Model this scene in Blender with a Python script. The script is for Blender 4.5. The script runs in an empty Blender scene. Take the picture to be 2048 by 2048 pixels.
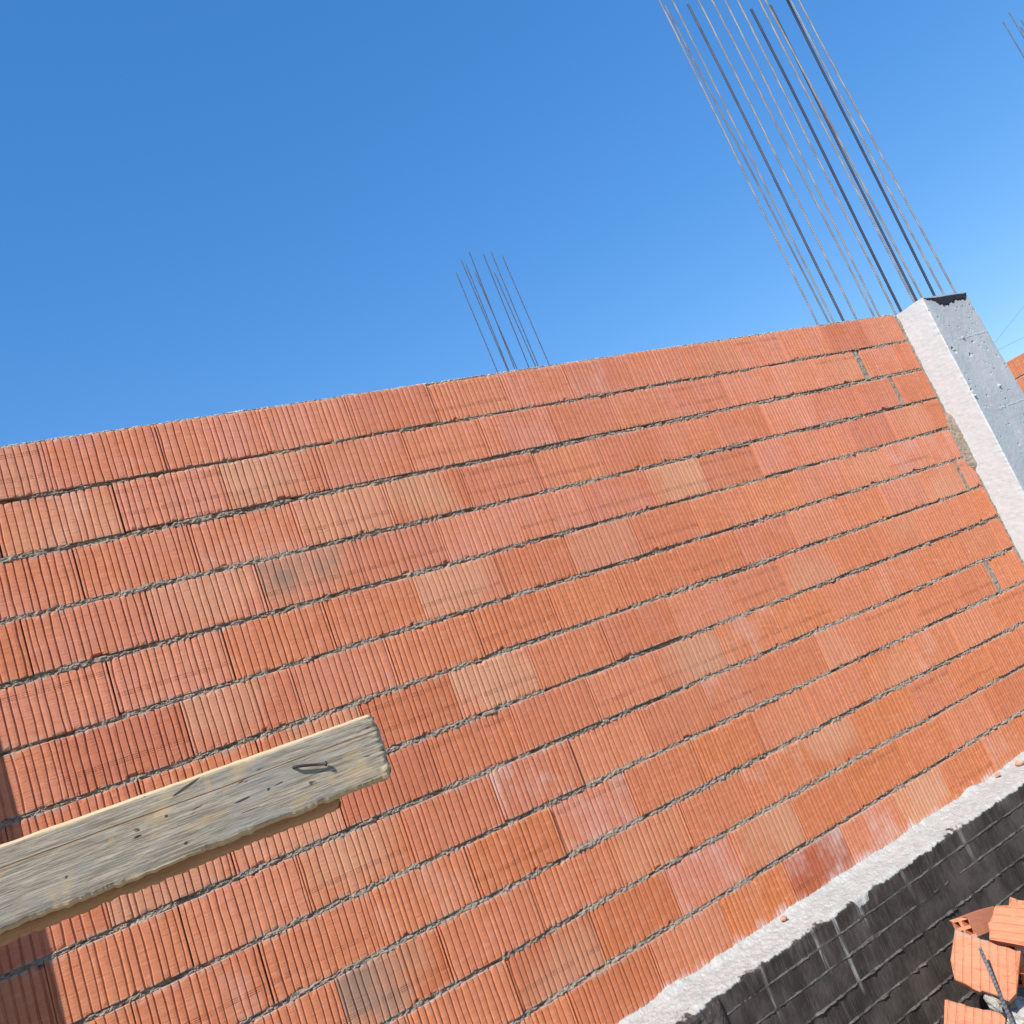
import bpy, math, random
import numpy as np
from mathutils import Vector, Matrix

sc = bpy.context.scene
COL = sc.collection
# ------------------------------------------------------------------ camera
cam = bpy.data.cameras.new("camera"); camo = bpy.data.objects.new("camera", cam); COL.objects.link(camo)
Rw = ((0.8347105715332064, -0.4223877247659041, -0.3533367681655645),
      (-0.20760608815227669, 0.3529197950194302, -0.9123307133082261),
      (0.5100568340221627, 0.8348869553720559, 0.20689562058381433))
right, down, fwd = [Vector(r) for r in Rw]
M = Matrix.Identity(4)
for i in range(3):
    M[i][0] = right[i]; M[i][1] = -down[i]; M[i][2] = -fwd[i]
M[0][3], M[1][3], M[2][3] = 0.0, -3.0727, -1.4143
camo.matrix_world = M
cam.sensor_width = 36.0; cam.sensor_fit = 'HORIZONTAL'; cam.lens = 1723.3 / 2048 * 36.0
cam.clip_start = 0.02; cam.clip_end = 2000
sc.camera = camo
# ------------------------------------------------------------------ sky, sun, exposure
L = Vector((0.62, 0.48, -0.75)).normalized()          # the way the light travels
world = bpy.data.worlds.new("World"); sc.world = world; world.use_nodes = True
wn = world.node_tree
sky = wn.nodes.new('ShaderNodeTexSky'); sky.sky_type = 'NISHITA'; sky.sun_disc = False
sky.sun_elevation = math.asin(-L.z); sky.sun_rotation = math.atan2(-L.x, -L.y) % (2 * math.pi)
sky.altitude = 300; sky.air_density = 1.4; sky.dust_density = 0.0; sky.ozone_density = 8
hs = wn.nodes.new('ShaderNodeHueSaturation'); hs.inputs['Hue'].default_value = .512; hs.inputs['Saturation'].default_value = 1.54; hs.inputs['Value'].default_value = 1.66
gm = wn.nodes.new('ShaderNodeGamma'); gm.inputs[1].default_value = .6
wn.links.new(sky.outputs[0], gm.inputs[0]); wn.links.new(gm.outputs[0], hs.inputs['Color']); wn.links.new(hs.outputs[0], wn.nodes['Background'].inputs[0])
wn.nodes['Background'].inputs[1].default_value = 0.145
sd = bpy.data.lights.new("sun", 'SUN'); sd.energy = 4.7; sd.angle = math.radians(0.53); sd.color = (1.0, 0.955, 0.89)
so = bpy.data.objects.new("sun", sd); COL.objects.link(so)
so.rotation_euler = L.to_track_quat('-Z', 'Y').to_euler(); so.location = (-6, -6, 8)
sc.view_settings.view_transform = 'Standard'; sc.view_settings.look = 'None'
sc.view_settings.gamma = 1; sc.view_settings.use_curve_mapping = False
sc.view_settings.exposure = 0.5

rng = random.Random(7); nr = np.random.default_rng(7)
# ------------------------------------------------------------------ numpy noise
def _h(ix, iy, s):
    n = (ix.astype(np.int64) * 374761393 + iy.astype(np.int64) * 668265263 + s * 1442695041) & 0xffffffff
    n = ((n ^ (n >> 13)) * 1274126177) & 0xffffffff
    return ((n ^ (n >> 16)) & 0xffff) / 65535.0
def vn(x, y, s=0):
    x = np.asarray(x, float); y = np.asarray(y, float); x, y = np.broadcast_arrays(x, y)
    ix = np.floor(x); iy = np.floor(y); fx = x - ix; fy = y - iy
    fx = fx * fx * (3 - 2 * fx); fy = fy * fy * (3 - 2 * fy)
    a = _h(ix, iy, s); b = _h(ix + 1, iy, s); c = _h(ix, iy + 1, s); d = _h(ix + 1, iy + 1, s)
    return (a * (1 - fx) + b * fx) * (1 - fy) + (c * (1 - fx) + d * fx) * fy - 0.5
def fbm(x, y, s=0, o=3):
    t = 0; a = 1.0
    for k in range(o):
        t = t + a * vn(np.asarray(x) * 2 ** k, np.asarray(y) * 2 ** k, s + 17 * k); a *= .5
    return t
def sst(a, b, x):
    t = np.clip((x - a) / (b - a), 0, 1); return t * t * (3 - 2 * t)

# ------------------------------------------------------------------ scene helpers
def mesh(name, V, F, mat=None, smooth=False):
    me = bpy.data.meshes.new(name)
    me.from_pydata([tuple(map(float, v)) for v in V], [], [tuple(map(int, f)) for f in F])
    if mat: me.materials.append(mat)
    if smooth: me.polygons.foreach_set('use_smooth', [True] * len(me.polygons))
    me.update(); return me
def tag(o, label=None, cat=None, group=None, kind=None):
    if label: o['label'] = label
    if cat: o['category'] = cat
    if group: o['group'] = group
    if kind: o['kind'] = kind
    return o
def obj(name, me, parent=None, loc=(0, 0, 0)):
    """links an object whose place is given in world coordinates"""
    o = bpy.data.objects.new(name, me); COL.objects.link(o)
    o.location = loc
    if parent:
        o.parent = parent; o.location = Vector(loc) - parent.location
    return o
def empty(name, loc): return obj(name, None, None, loc)
def gridf(n, m, wrap=False, off=0):
    i, j = np.meshgrid(np.arange(n - 1), np.arange(m if wrap else m - 1), indexing='ij')
    j2 = (j + 1) % m
    return (np.stack([i * m + j, (i + 1) * m + j, (i + 1) * m + j2, i * m + j2], -1).reshape(-1, 4) + off)

# ------------------------------------------------------------------ materials
class NT:
    def __init__(s, name, rough=.9):
        s.m = bpy.data.materials.new(name); s.m.use_nodes = True; s.t = s.m.node_tree
        s.b = s.t.nodes['Principled BSDF']; s.b.inputs['Roughness'].default_value = rough
        s.b.inputs['Specular IOR Level'].default_value = .25
    def n(s, ty, **k):
        d = s.t.nodes.new(ty)
        for a, v in k.items(): setattr(d, a, v)
        return d
    def put(s, sock, v):
        if isinstance(v, bpy.types.NodeSocket): s.t.links.new(v, sock)
        elif isinstance(v, (tuple, list)) and len(v) == 3 and sock.type == 'RGBA': sock.default_value = (*v, 1)
        else: sock.default_value = v
    def math(s, op, a, b=0.0, c=0.0, clamp=False):
        d = s.n('ShaderNodeMath', operation=op, use_clamp=clamp)
        for i, v in enumerate((a, b, c)): s.put(d.inputs[i], v)
        return d.outputs[0]
    def coord(s, which='Object'): return s.n('ShaderNodeTexCoord').outputs[which]
    def pos(s): return s.n('ShaderNodeNewGeometry').outputs['Position']
    def rnd(s): return s.n('ShaderNodeObjectInfo').outputs['Random']
    def attr(s, name):
        d = s.n('ShaderNodeAttribute', attribute_type='OBJECT', attribute_name=name); return d.outputs['Fac']
    def mapv(s, v, scale=(1, 1, 1), add=None):
        d = s.n('ShaderNodeMapping'); s.put(d.inputs['Vector'], v); d.inputs['Scale'].default_value = scale
        if add is not None:
            c = s.n('ShaderNodeCombineXYZ')
            for i in range(3): s.put(c.inputs[i], add)
            s.put(d.inputs['Location'], c.outputs[0])
        return d.outputs[0]
    def noise(s, v, scale=5, detail=3, rough=.55, dist=0.0):
        d = s.n('ShaderNodeTexNoise'); s.put(d.inputs['Vector'], v)
        d.inputs['Scale'].default_value = scale; d.inputs['Detail'].default_value = detail
        d.inputs['Roughness'].default_value = rough; d.inputs['Distortion'].default_value = dist
        return d.outputs['Fac']
    def ramp(s, x, a, b, lo=0.0, hi=1.0):
        d = s.n('ShaderNodeMapRange', interpolation_type='SMOOTHSTEP'); s.put(d.inputs[0], x)
        for i, v in zip((1, 2, 3, 4), (a, b, lo, hi)): s.put(d.inputs[i], v)
        return d.outputs[0]
    def mix(s, f, a, b, blend='MIX'):
        d = s.n('ShaderNodeMix', data_type='RGBA', blend_type=blend)
        s.put(d.inputs[0], f); s.put(d.inputs[6], a); s.put(d.inputs[7], b); return d.outputs[2]
    def sep(s, v):
        d = s.n('ShaderNodeSeparateXYZ'); s.put(d.inputs[0], v); return d.outputs
    def bump(s, h, strength=.4, dist=.004):
        d = s.n('ShaderNodeBump'); s.put(d.inputs['Height'], h); d.inputs['Strength'].default_value = strength
        d.inputs['Distance'].default_value = dist; s.t.links.new(d.outputs[0], s.b.inputs['Normal'])
    def col(s, c): s.put(s.b.inputs['Base Color'], c)

def brick_material():
    k = NT('fired_clay', .92)
    oc = k.coord(); r50 = k.math('MULTIPLY', k.rnd(), 91.0)
    v = k.mapv(oc, (1, 1, 1), r50)
    xyz = k.sep(oc); wp = k.sep(k.pos())
    big = k.noise(v, 6, 3); mid = k.noise(k.mapv(oc, (1, 1, 3.2), r50), 22, 4, .6)
    streak = k.noise(k.mapv(oc, (.25, 1, 5), r50), 55, 4, .65)
    grain = k.noise(v, 420, 2, .6)
    c = k.mix(k.attr('["pink"]'), (.515, .160, .054), (.55, .215, .145))
    c = k.mix(k.ramp(big, .35, .7, 0, .75), c, (.535, .178, .078))
    c = k.mix(k.ramp(mid, .45, .75, 0, .6), c, (.60, .26, .16))
    c = k.mix(k.ramp(mid, .46, .2, 0, .45), c, (.40, .105, .045))
    c = k.mix(k.ramp(k.noise(k.mapv(oc, (.35, 1, 1.6), r50), 130, 3, .6), .66, .74, 0, .55), c, (.26, .07, .035))
    c = k.mix(k.math('MULTIPLY', k.math('MAXIMUM', k.attr('["tone"]'), 0.0), .75), c, (.62, .285, .185))
    c = k.mix(k.math('MULTIPLY', k.math('MAXIMUM', k.math('MULTIPLY', k.attr('["tone"]'), -1.0), 0.0), .75), c, (.40, .105, .05))
    # pale sandy bloom on some bricks
    tx = k.math('SUBTRACT', xyz[0], k.attr('["tan_x"]')); tz = k.math('SUBTRACT', xyz[2], k.attr('["tan_z"]'))
    d2 = k.math('ADD', k.math('MULTIPLY', k.math('MULTIPLY', tx, tx), 13.0), k.math('MULTIPLY', k.math('MULTIPLY', tz, tz), 34.0))
    blot = k.math('ADD', k.math('SUBTRACT', 1.0, d2), k.math('MULTIPLY', k.math('SUBTRACT', big, .5), 2.2))
    c = k.mix(k.math('MULTIPLY', k.ramp(blot, -.1, 1.0), k.attr('["tan"]')), c, (.545, .28, .168))
    c = k.mix(k.math('MULTIPLY', k.ramp(blot, .25, 1.15), k.attr('["sooty"]')), c, (.17, .15, .12))
    c = k.mix(k.attr('["deep"]'), c, (.34, .075, .033))
    c = k.mix(k.ramp(streak, .52, .76, 0, .5), c, (.30, .085, .04))
    c = k.mix(k.ramp(grain, .55, .8, 0, .3), c, (.64, .34, .24))
    # whitish lime bloom: where each brick carries it, and splashes along the foot of the wall
    lime = k.math('MULTIPLY', k.ramp(k.noise(k.mapv(oc, (1, 1, .9), r50), 7, 4, .6), .42, .72, 0, .6), k.attr('["lime"]'))
    spl = k.noise(k.mapv(k.pos(), (1, 1, .35)), 9, 5, .7)
    foot = k.math('ADD', k.ramp(wp[2], -2.47, -2.60, 0, .36), k.math('MULTIPLY', spl, 1.0))
    lime = k.math('MAXIMUM', lime, k.math('MULTIPLY', k.ramp(foot, .76, .98, 0, .75), k.math('MULTIPLY', k.ramp(wp[2], -2.38, -2.42), k.ramp(wp[2], -2.63, -2.61))))
    c = k.mix(lime, c, (.60, .49, .45))
    # faint rows of dashes pressed in by the extruder wire
    def row(z0, half):
        t = None
        for dz in (-.0062, 0, .0062):
            e = k.math('ABSOLUTE', k.math('SUBTRACT', k.math('ADD', xyz[2], k.math('MULTIPLY', big, .006)), z0 + dz))
            g = k.ramp(e, .0019, .0004)
            t = g if t is None else k.math('MAXIMUM', t, g)
        return t
    dash = k.ramp(k.noise(k.mapv(oc, (1, 1, .05), r50), 150, 2), .42, .56)
    wire = k.math('ADD', k.math('MULTIPLY', row(-.030, 1), k.attr('["wire"]')), k.math('MULTIPLY', row(.058, 1), k.attr('["wire_top"]')))
    wire = k.math('MULTIPLY', wire, dash)
    c = k.mix(k.math('MULTIPLY', wire, .28), c, (.22, .06, .03))
    ch = k.n('ShaderNodeAttribute', attribute_type='GEOMETRY', attribute_name='chip').outputs['Fac']
    c = k.mix(k.math('MULTIPLY', ch, .8), c, (.33, .085, .04))
    # dusty grout haze near the bed joints
    edge = k.ramp(k.math('ADD', k.math('ABSOLUTE', xyz[2]), k.math('MULTIPLY', mid, .05)), .106, .122, 0, .75)
    c = k.mix(edge, c, (.36, .26, .2))
    k.col(c)
    h = k.math('ADD', k.math('MULTIPLY', streak, .8), k.math('MULTIPLY', grain, .35))
    h = k.math('SUBTRACT', h, k.math('MULTIPLY', wire, .9))
    k.bump(h, .8, .004)
    return k.m

def mortar_material(name, ca, cb, scale=60):
    k = NT(name, .95); v = k.pos()
    a = k.noise(v, scale, 4, .65); b = k.noise(v, scale * 6, 3, .6); g = k.noise(v, 7, 2)
    c = k.mix(k.ramp(a, .3, .7), ca, cb)
    c = k.mix(k.ramp(g, .4, .7, 0, .35), c, tuple(x * .72 for x in ca))
    c = k.mix(k.ramp(b, .62, .75, 0, .35), c, (.5, .47, .43))
    k.col(c); k.bump(k.math('ADD', a, b), .8, .004); return k.m

def concrete_material():
    k = NT('column_concrete', .85); v = k.pos()
    a = k.noise(v, 3.2, 4, .6); b = k.noise(v, 38, 4, .6); g = k.noise(v, 300, 2)
    s = k.noise(k.mapv(v, (1, 1, .12)), 14, 3)
    p = k.noise(v, 75, 3, .5)
    c = k.mix(k.ramp(a, .3, .7), (.345, .36, .38), (.42, .43, .445))
    c = k.mix(k.ramp(s, .45, .7, 0, .55), c, (.30, .365, .375))
    c = k.mix(k.ramp(b, .5, .8, 0, .35), c, (.56, .555, .54))
    c = k.mix(k.ramp(p, .66, .72, 0, .65), c, (.17, .17, .175))
    z = k.sep(v)[2]
    c = k.mix(k.math('MULTIPLY', k.ramp(k.math('ADD', z, k.math('MULTIPLY', b, .05)), -.075, -.02), .5), c, (.3, .31, .31))
    x = k.sep(v)[0]      # sunlit look of the narrow side painted in as a paler colour
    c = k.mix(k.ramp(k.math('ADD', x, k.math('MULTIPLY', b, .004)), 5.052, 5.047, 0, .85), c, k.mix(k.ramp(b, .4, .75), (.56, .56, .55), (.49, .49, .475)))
    k.col(c); k.bump(k.math('ADD', b, k.math('MULTIPLY', g, 1.2)), .11, .003); return k.m

DRIPS = [(2.348, -2.63, -2.75, .0, .014, .7), (2.466, -2.62, -2.88, .0, .014, .8), (2.62, -2.63, -2.70, .0, .02, .5), (2.92, -2.63, -2.72, .0, .015, .4), (3.35, -2.63, -2.74, .0, .02, .45), (2.05, -2.63, -2.78, .0, .012, .4)]
def foundation_material():
    k = NT('bitumen_coated_concrete', .62); v = k.pos(); xyz = k.sep(v)
    brush = k.noise(k.mapv(v, (1, 1, .16)), 42, 4, .6)
    lobes = k.noise(k.mapv(v, (1, 1, .02)), 11, 2, .5)
    low = k.noise(k.mapv(v, (1, 1, .05)), 2.3, 2)
    fine = k.noise(v, 240, 3, .65); med = k.noise(v, 26, 4, .6)
    # white mortar stays above an uneven brushed line
    line = k.math('ADD', -2.620, k.math('ADD', k.math('MULTIPLY', k.math('SUBTRACT', lobes, .5), .034),
                  k.math('MULTIPLY', k.math('SUBTRACT', brush, .5), .026)))
    notch = k.ramp(k.math('ABSOLUTE', k.math('SUBTRACT', k.math('ADD', xyz[0], k.math('MULTIPLY', med, .02)), 2.66)), .055, .03)
    line = k.math('SUBTRACT', line, k.math('MULTIPLY', notch, .035))
    white = k.ramp(k.math('SUBTRACT', xyz[2], line), -.003, .004)
    dust = k.noise(k.mapv(v, (1, 1, .7)), 5.5, 5, .62)
    hair = k.noise(k.mapv(v, (1, 1, .05)), 150, 4, .7)
    blk = k.mix(k.ramp(dust, .36, .68), (.026, .0205, .017), (.074, .061, .052))
    blk = k.mix(k.ramp(hair, .50, .72, 0, .6), blk, (.115, .099, .087))
    blk = k.mix(k.ramp(fine, .60, .80, 0, .6), blk, (.15, .132, .118))
    def drip(x0, z0, z1, slope, w, amt):
        e = k.math('ABSOLUTE', k.math('ADD', k.math('SUBTRACT', xyz[0], x0), k.math('MULTIPLY', k.math('SUBTRACT', xyz[2], z0), -slope)))
        m = k.math('MULTIPLY', k.ramp(e, w, w * .25), k.ramp(xyz[2], z1 - .05, z1 + .03))
        return k.math('MULTIPLY', k.math('MULTIPLY', m, k.ramp(hair, .36, .6)), amt)
    for d_ in DRIPS:
        blk = k.mix(drip(*d_), blk, (.34, .33, .31))
    blk = k.mix(k.ramp(k.noise(v, 120, 3, .7), .70, .76, 0, .6), blk, (.28, .26, .235))
    wh = k.mix(k.ramp(med, .3, .7), (.365, .353, .318), (.45, .44, .405))
    wh = k.mix(k.ramp(fine, .52, .70, 0, .75), wh, (.24, .222, .195))
    wh = k.mix(k.ramp(k.noise(v, 75, 3), .62, .72, 0, .35), wh, (.30, .29, .28))
    k.col(k.mix(white, blk, wh))
    k.put(k.b.inputs['Roughness'], k.math('ADD', .6, k.math('MULTIPLY', white, .35)))
    k.bump(k.math('ADD', fine, k.math('MULTIPLY', hair, .6)), .45, .003); return k.m

def plain_rough(name, ca, cb, scale=40, bump=.6, rough=.9, dist=.004):
    k = NT(name, rough); v = k.coord()
    a = k.noise(v, scale, 4, .6); b = k.noise(v, scale * 7, 3, .6)
    c = k.mix(k.ramp(a, .3, .7), ca, cb); c = k.mix(k.ramp(b, .55, .8, 0, .4), c, tuple(min(1, x * 1.35) for x in cb))
    k.col(c); k.bump(k.math('ADD', a, b), bump, dist); return k.m

def steel_material():
    k = NT('rebar_steel', .65); k.b.inputs['Metallic'].default_value = .1
    v = k.coord(); a = k.noise(k.mapv(v, (1, 1, .15)), 60, 3); r = k.rnd()
    c = k.mix(k.ramp(a, .35, .7), (.15, .15, .16), (.27, .27, .275))
    c = k.mix(k.ramp(a, .62, .72, 0, .5), c, (.30, .19, .12))
    c = k.mix(k.attr('["dark"]'), c, (.012, .016, .04))
    k.col(c); return k.m

def wood_material():
    k = NT('weathered_wood', .85); v = k.coord(); xyz = k.sep(v)
    wv = k.mapv(v, (.09, 1, 1)); warp = k.noise(k.mapv(v, (1, 1, 1)), 9, 2)
    g1 = k.noise(k.mapv(v, (.035, 1, 1)), 480, 6, .75, .12); g2 = k.noise(k.mapv(v, (.03, 1, 1)), 850, 5, .78)
    g3 = k.noise(k.mapv(v, (.3, 1, 1)), 24, 4, .6, .8); pat = k.noise(v, 16, 4, .6)
    c = k.mix(k.ramp(g1, .36, .62), (.19, .155, .108), (.43, .37, .28))
    c = k.mix(k.ramp(g2, .53, .66, 0, .8), c, (.11, .088, .062))
    c = k.mix(k.ramp(g3, .45, .7, 0, .5), c, (.27, .265, .25))
    c = k.mix(k.ramp(pat, .56, .72, 0, .75), c, (.46, .34, .20))
    c = k.mix(k.ramp(k.noise(v, 38, 3, .6), .66, .73, 0, .7), c, (.44, .27, .12))
    gouge = k.ramp(k.noise(k.mapv(v, (.32, 1, 1)), 70, 3, .55, .8), .69, .75)
    c = k.mix(k.math('MULTIPLY', gouge, .85), c, (.07, .052, .036))
    def mark(x0, z0, a, b_, tilt=0.):
        dx = k.math('SUBTRACT', xyz[0], x0); dz = k.math('SUBTRACT', k.math('SUBTRACT', xyz[2], z0), k.math('MULTIPLY', dx, tilt))
        q = k.math('ADD', k.math('POWER', k.math('DIVIDE', dx, a), 2.0), k.math('POWER', k.math('DIVIDE', dz, b_), 2.0))
        return k.ramp(k.math('ADD', q, k.math('MULTIPLY', k.math('SUBTRACT', pat, .5), 1.6)), 1.2, .7)
    for x0, z0, a, b_, t_ in ((.106, .0108, .0022, .0019, 0), (.119, -.0272, .0022, .0018, 0), (.228, -.0022, .0022, .0019, 0), (.136, .0352, .019, .0021, .30), (.194, -.0032, .010, .0012, .05), (.2, -.018, .012, .0006, .0)):
        gouge = k.math('MAXIMUM', gouge, mark(x0, z0, a, b_, t_)); 
    c = k.mix(k.math('MULTIPLY', gouge, .9), c, (.05, .04, .03))
    for x0, z0, a, b_, t_ in ((.160, .030, .004, .012, 0), (.343, .002, .014, .006, .2), (.262, -.030, .016, .005, .1), (.15, -.01, .030, .004, .04)):
        c = k.mix(k.math('MULTIPLY', mark(x0, z0, a, b_, t_), .45), c, (.45, .32, .17))
    # fresh yellow wood on the worn arrises and sawn end
    za = k.math('ABSOLUTE', k.math('ADD', xyz[2], 0.0))
    edge = k.ramp(k.math('ADD', za, k.math('MULTIPLY', k.math('SUBTRACT', g3, .5), .012)), .0385, .0425)
    c = k.mix(k.math('MULTIPLY', edge, .85), c, (.62, .47, .27))
    endm = k.ramp(k.math('ADD', xyz[0], k.math('MULTIPLY', k.math('SUBTRACT', pat, .5), .06)), .372, .392)
    c = k.mix(k.math('MULTIPLY', endm, .6), c, (.55, .44, .27))
    # long drying crack
    cr = k.ramp(k.math('ABSOLUTE', k.math('SUBTRACT', k.math('ADD', xyz[2], k.math('MULTIPLY', k.math('SUBTRACT', warp, .5), .004)), .0205)), .0011, .0003)
    cr = k.math('MULTIPLY', cr, k.ramp(k.noise(k.mapv(v, (1, 1, .1)), 22, 2), .33, .45))
    c = k.mix(k.math('MULTIPLY', cr, .85), c, (.23, .115, .035))
    c = k.mix(k.attr('["fresh"]'), c, k.mix(g1, (.34, .165, .072), (.66, .38, .19)))
    k.col(c)
    k.bump(k.math('SUBTRACT', k.math('ADD', k.math('MULTIPLY', g1, 1.0), k.math('MULTIPLY', g2, .7)), k.math('ADD', k.math('MULTIPLY', cr, 1.2), gouge)), .8, .0013)
    return k.m

def ground_material():
    k = NT('dry_earth', .97); v = k.pos()
    a = k.noise(v, 1.3, 5, .6); b = k.noise(v, 22, 5, .65); s = k.noise(v, 130, 3)
    c = k.mix(k.ramp(a, .3, .7), (.24, .19, .135), (.33, .27, .205)); c = k.mix(k.ramp(b, .5, .75, 0, .6), c, (.36, .32, .27))
    c = k.mix(k.ramp(s, .6, .75, 0, .5), c, (.15, .12, .09)); k.col(c); k.bump(k.math('ADD', b, s), .8, .02); return k.m

CLAY = brick_material()
MORTAR = mortar_material('grey_mortar', (.23, .185, .145), (.36, .305, .245))
PALE = mortar_material('pale_mortar', (.42, .40, .36), (.55, .53, .49), 45)
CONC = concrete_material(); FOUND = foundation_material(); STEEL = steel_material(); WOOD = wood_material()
BLACK = plain_rough('near_black', (.010, .011, .014), (.022, .023, .027), 60, .5, .6)
FIN = plain_rough('tarred_fin', (.030, .025, .021), (.15, .132, .118), 14, .7, .75)
LUMP = plain_rough('lump_concrete', (.30, .285, .26), (.44, .425, .395), 26, .8)
RUST = plain_rough('nail_steel', (.030, .022, .020), (.060, .04, .032), 200, .4, .55, .0005)

# ------------------------------------------------------------------ bricks
BL, BH, BD = .3735, .1872, .12
def brick_mesh(seed, nG=15, chips=2, L_=BL, H_=BH, D_=BD):
    r = np.random.default_rng(seed)
    pitch = L_ / nG
    g = (np.arange(nG) + .5) * pitch + r.uniform(-.16, .16, nG) * pitch
    wv = r.uniform(.0030, .0046, nG); dp = r.uniform(.0038, .0066, nG)
    xs, dep, gi = [0, .0025], [0., 0.], [-1, -1]
    for i in range(nG):
        w = wv[i]
        for a, d in ((-1, 0), (-.5, .85), (.25, 1), (1, 0)):
            xs.append(g[i] + a * w); dep.append(d * dp[i]); gi.append(i)
        if i < nG - 1:
            xs.append((g[i] + g[i + 1]) / 2); dep.append(-r.uniform(.0, .0012)); gi.append(-1)
    xs += [L_ - .0025, L_]; dep += [0., 0.]; gi += [-1, -1]
    xs = np.array(xs); dep = np.array(dep); gi = np.array(gi); n = len(xs)
    zs = np.array([0, .0022, .007, .014, .026, .045, .07, .095, .12, .142, .158, .170, .1775, .1823, .1845]) / .1845 * H_
    m = len(zs)
    X = np.repeat(xs[:, None], m, 1); Z = np.repeat(zs[None], n, 0)
    X = X + np.where(gi[:, None] >= 0, vn(gi[:, None] * 3.3 + 1, Z * 16, seed) * .0034, 0)
    Y = np.repeat(dep[:, None], m, 1) * (1 + .5 * vn(X * 30, Z * 20, seed + 3))
    Y = Y + .0016 * fbm(X * 9, Z * 14, seed + 5)
    e = np.minimum(np.minimum(Z, H_ - Z), np.minimum(X, L_ - X))
    Y = Y + .0022 * (1 - np.clip(e / .0028, 0, 1)) ** 2
    ez = np.minimum(Z, H_ - Z)
    Y = Y + np.clip(fbm(X * 70, Z * 60, seed + 9, 3) - .03, 0, 1) * .012 * np.clip(1 - ez / .011, 0, 1)
    for c in range(int(r.integers(0, chips + 1))):
        cx = r.uniform(0, L_); cz = r.choice([0, 0, H_]); R1 = r.uniform(.008, .024); R2 = r.uniform(.006, .014)
        q = ((X - cx) / R1) ** 2 + ((Z - cz) / R2) ** 2 + .8 * vn(X * 120, Z * 120, seed + c)
        Y = Y + .010 * np.clip(1 - q, 0, 1) ** .6
    chip = sst(.0025, .008, Y - dep[:, None])
    Z = Z + np.where((Z < 1e-6) | (Z > H_ - 1e-6), .0022 * vn(X * 45, Z, seed + 11), 0)
    V = np.stack([X - L_ / 2, Y, Z - H_ / 2], -1).reshape(-1, 3)
    F = gridf(n, m)
    loop = [i * m for i in range(n)] + [(n - 1) * m + j for j in range(1, m)] + [i * m + m - 1 for i in range(n - 2, -1, -1)] + [j for j in range(m - 2, 0, -1)]
    k = len(loop); B = V[loop].copy(); B[:, 1] = D_
    F = [tuple(f) for f in F]; o = len(V)
    V = np.vstack([V, B])
    for i in range(k):
        F.append((loop[(i + 1) % k], loop[i], o + i, o + (i + 1) % k))
    F.append(tuple(o + i for i in range(k)))
    me = mesh('brick', V, F, CLAY); at = me.attributes.new('chip', 'FLOAT', 'POINT')
    at.data.foreach_set('value', np.concatenate([chip.reshape(-1), np.zeros(k)]).astype(np.float32)); return me
VAR = [brick_mesh(100 + i, 15 if i % 3 else 16, 2) for i in range(18)]

def set_brick(o, **k):
    d = dict(tone=0., pink=0., tan=0., tan_x=0., tan_z=0., sooty=0., deep=0., lime=0., wire=0., wire_top=0.); d.update(k)
    for a, v in d.items(): o[a] = float(v)

WALL0, WALL1 = -.355, 5.035
wall = tag(empty('brick_wall', (2.3, .12, -2.6)), 'tall sunlit wall of fluted orange hollow bricks between two concrete columns', 'wall')
J = {0: [.209, .58, .955, 1.326, 1.705, 2.077, 2.434, 2.807, 3.187, 3.576, 3.929, 4.309, 4.677],
     1: [.017, .391, .761, 1.139, 1.516, 1.887, 2.255, 2.622, 2.996, 3.375, 3.77, 4.13, (4.482, 4.533), 4.869],
     2: [.217, .591, .97, 1.352, 1.71, 2.082, 2.448, 2.815, 3.179, 3.559, 3.931, 4.332, (4.674, 4.716)],
     3: [.021, .399, .777, 1.155, 1.523, 1.894, 2.262, 2.642, 2.991, 3.37, 3.746, 4.123, 4.5, 4.875],
     4: [.227, .602, .972, 1.341, 1.714, 2.08, 2.454, 2.822, 3.19, 3.554, 3.935, 4.324, 4.703],
     5: [.032, .406, .784, 1.156, 1.529, 1.902, 2.261, 2.635, 3.003, 3.388, 3.759, 4.144, 4.52, (4.872, 4.912)],
     6: [-.145, .227, .603, .975, 1.348, 1.716, 2.088, 2.463, 2.83, 3.2, 3.58, 3.955, 4.316, 4.713],
     7: [.058, .43, .808, 1.182, 1.549, 1.92, 2.288, 2.658, 3.044, 3.415, 3.789, 4.165, 4.54, 4.915],
     8: [-.129, .243, .62, 1.0, 1.367, 1.735, 2.105, 2.467, 2.848, 3.225, 3.599, 3.975, 4.353, (4.70, 4.748)],
     9: [.057, .433, .809, 1.183, 1.556, 1.93, 2.295, 2.655, 3.009, 3.425, 3.825, 4.17, 4.566, 4.945],
     10: [-.12, .25, .622, .995, 1.367, 1.745, 2.119, 2.476, 2.875, 3.242, 3.673, 4.01, 4.358, 4.733],
     11: [.06, .435, .808, 1.19, 1.565, 1.94, 2.298, 2.68, 3.055, 3.428, 3.801, 4.17, 4.545, 4.92],
     12: [-.12, .25, .625, 1.0, 1.374, 1.748, 2.12, 2.502, 2.874, 3.259, 3.635, 4.01, 4.385, 4.76]}
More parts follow.
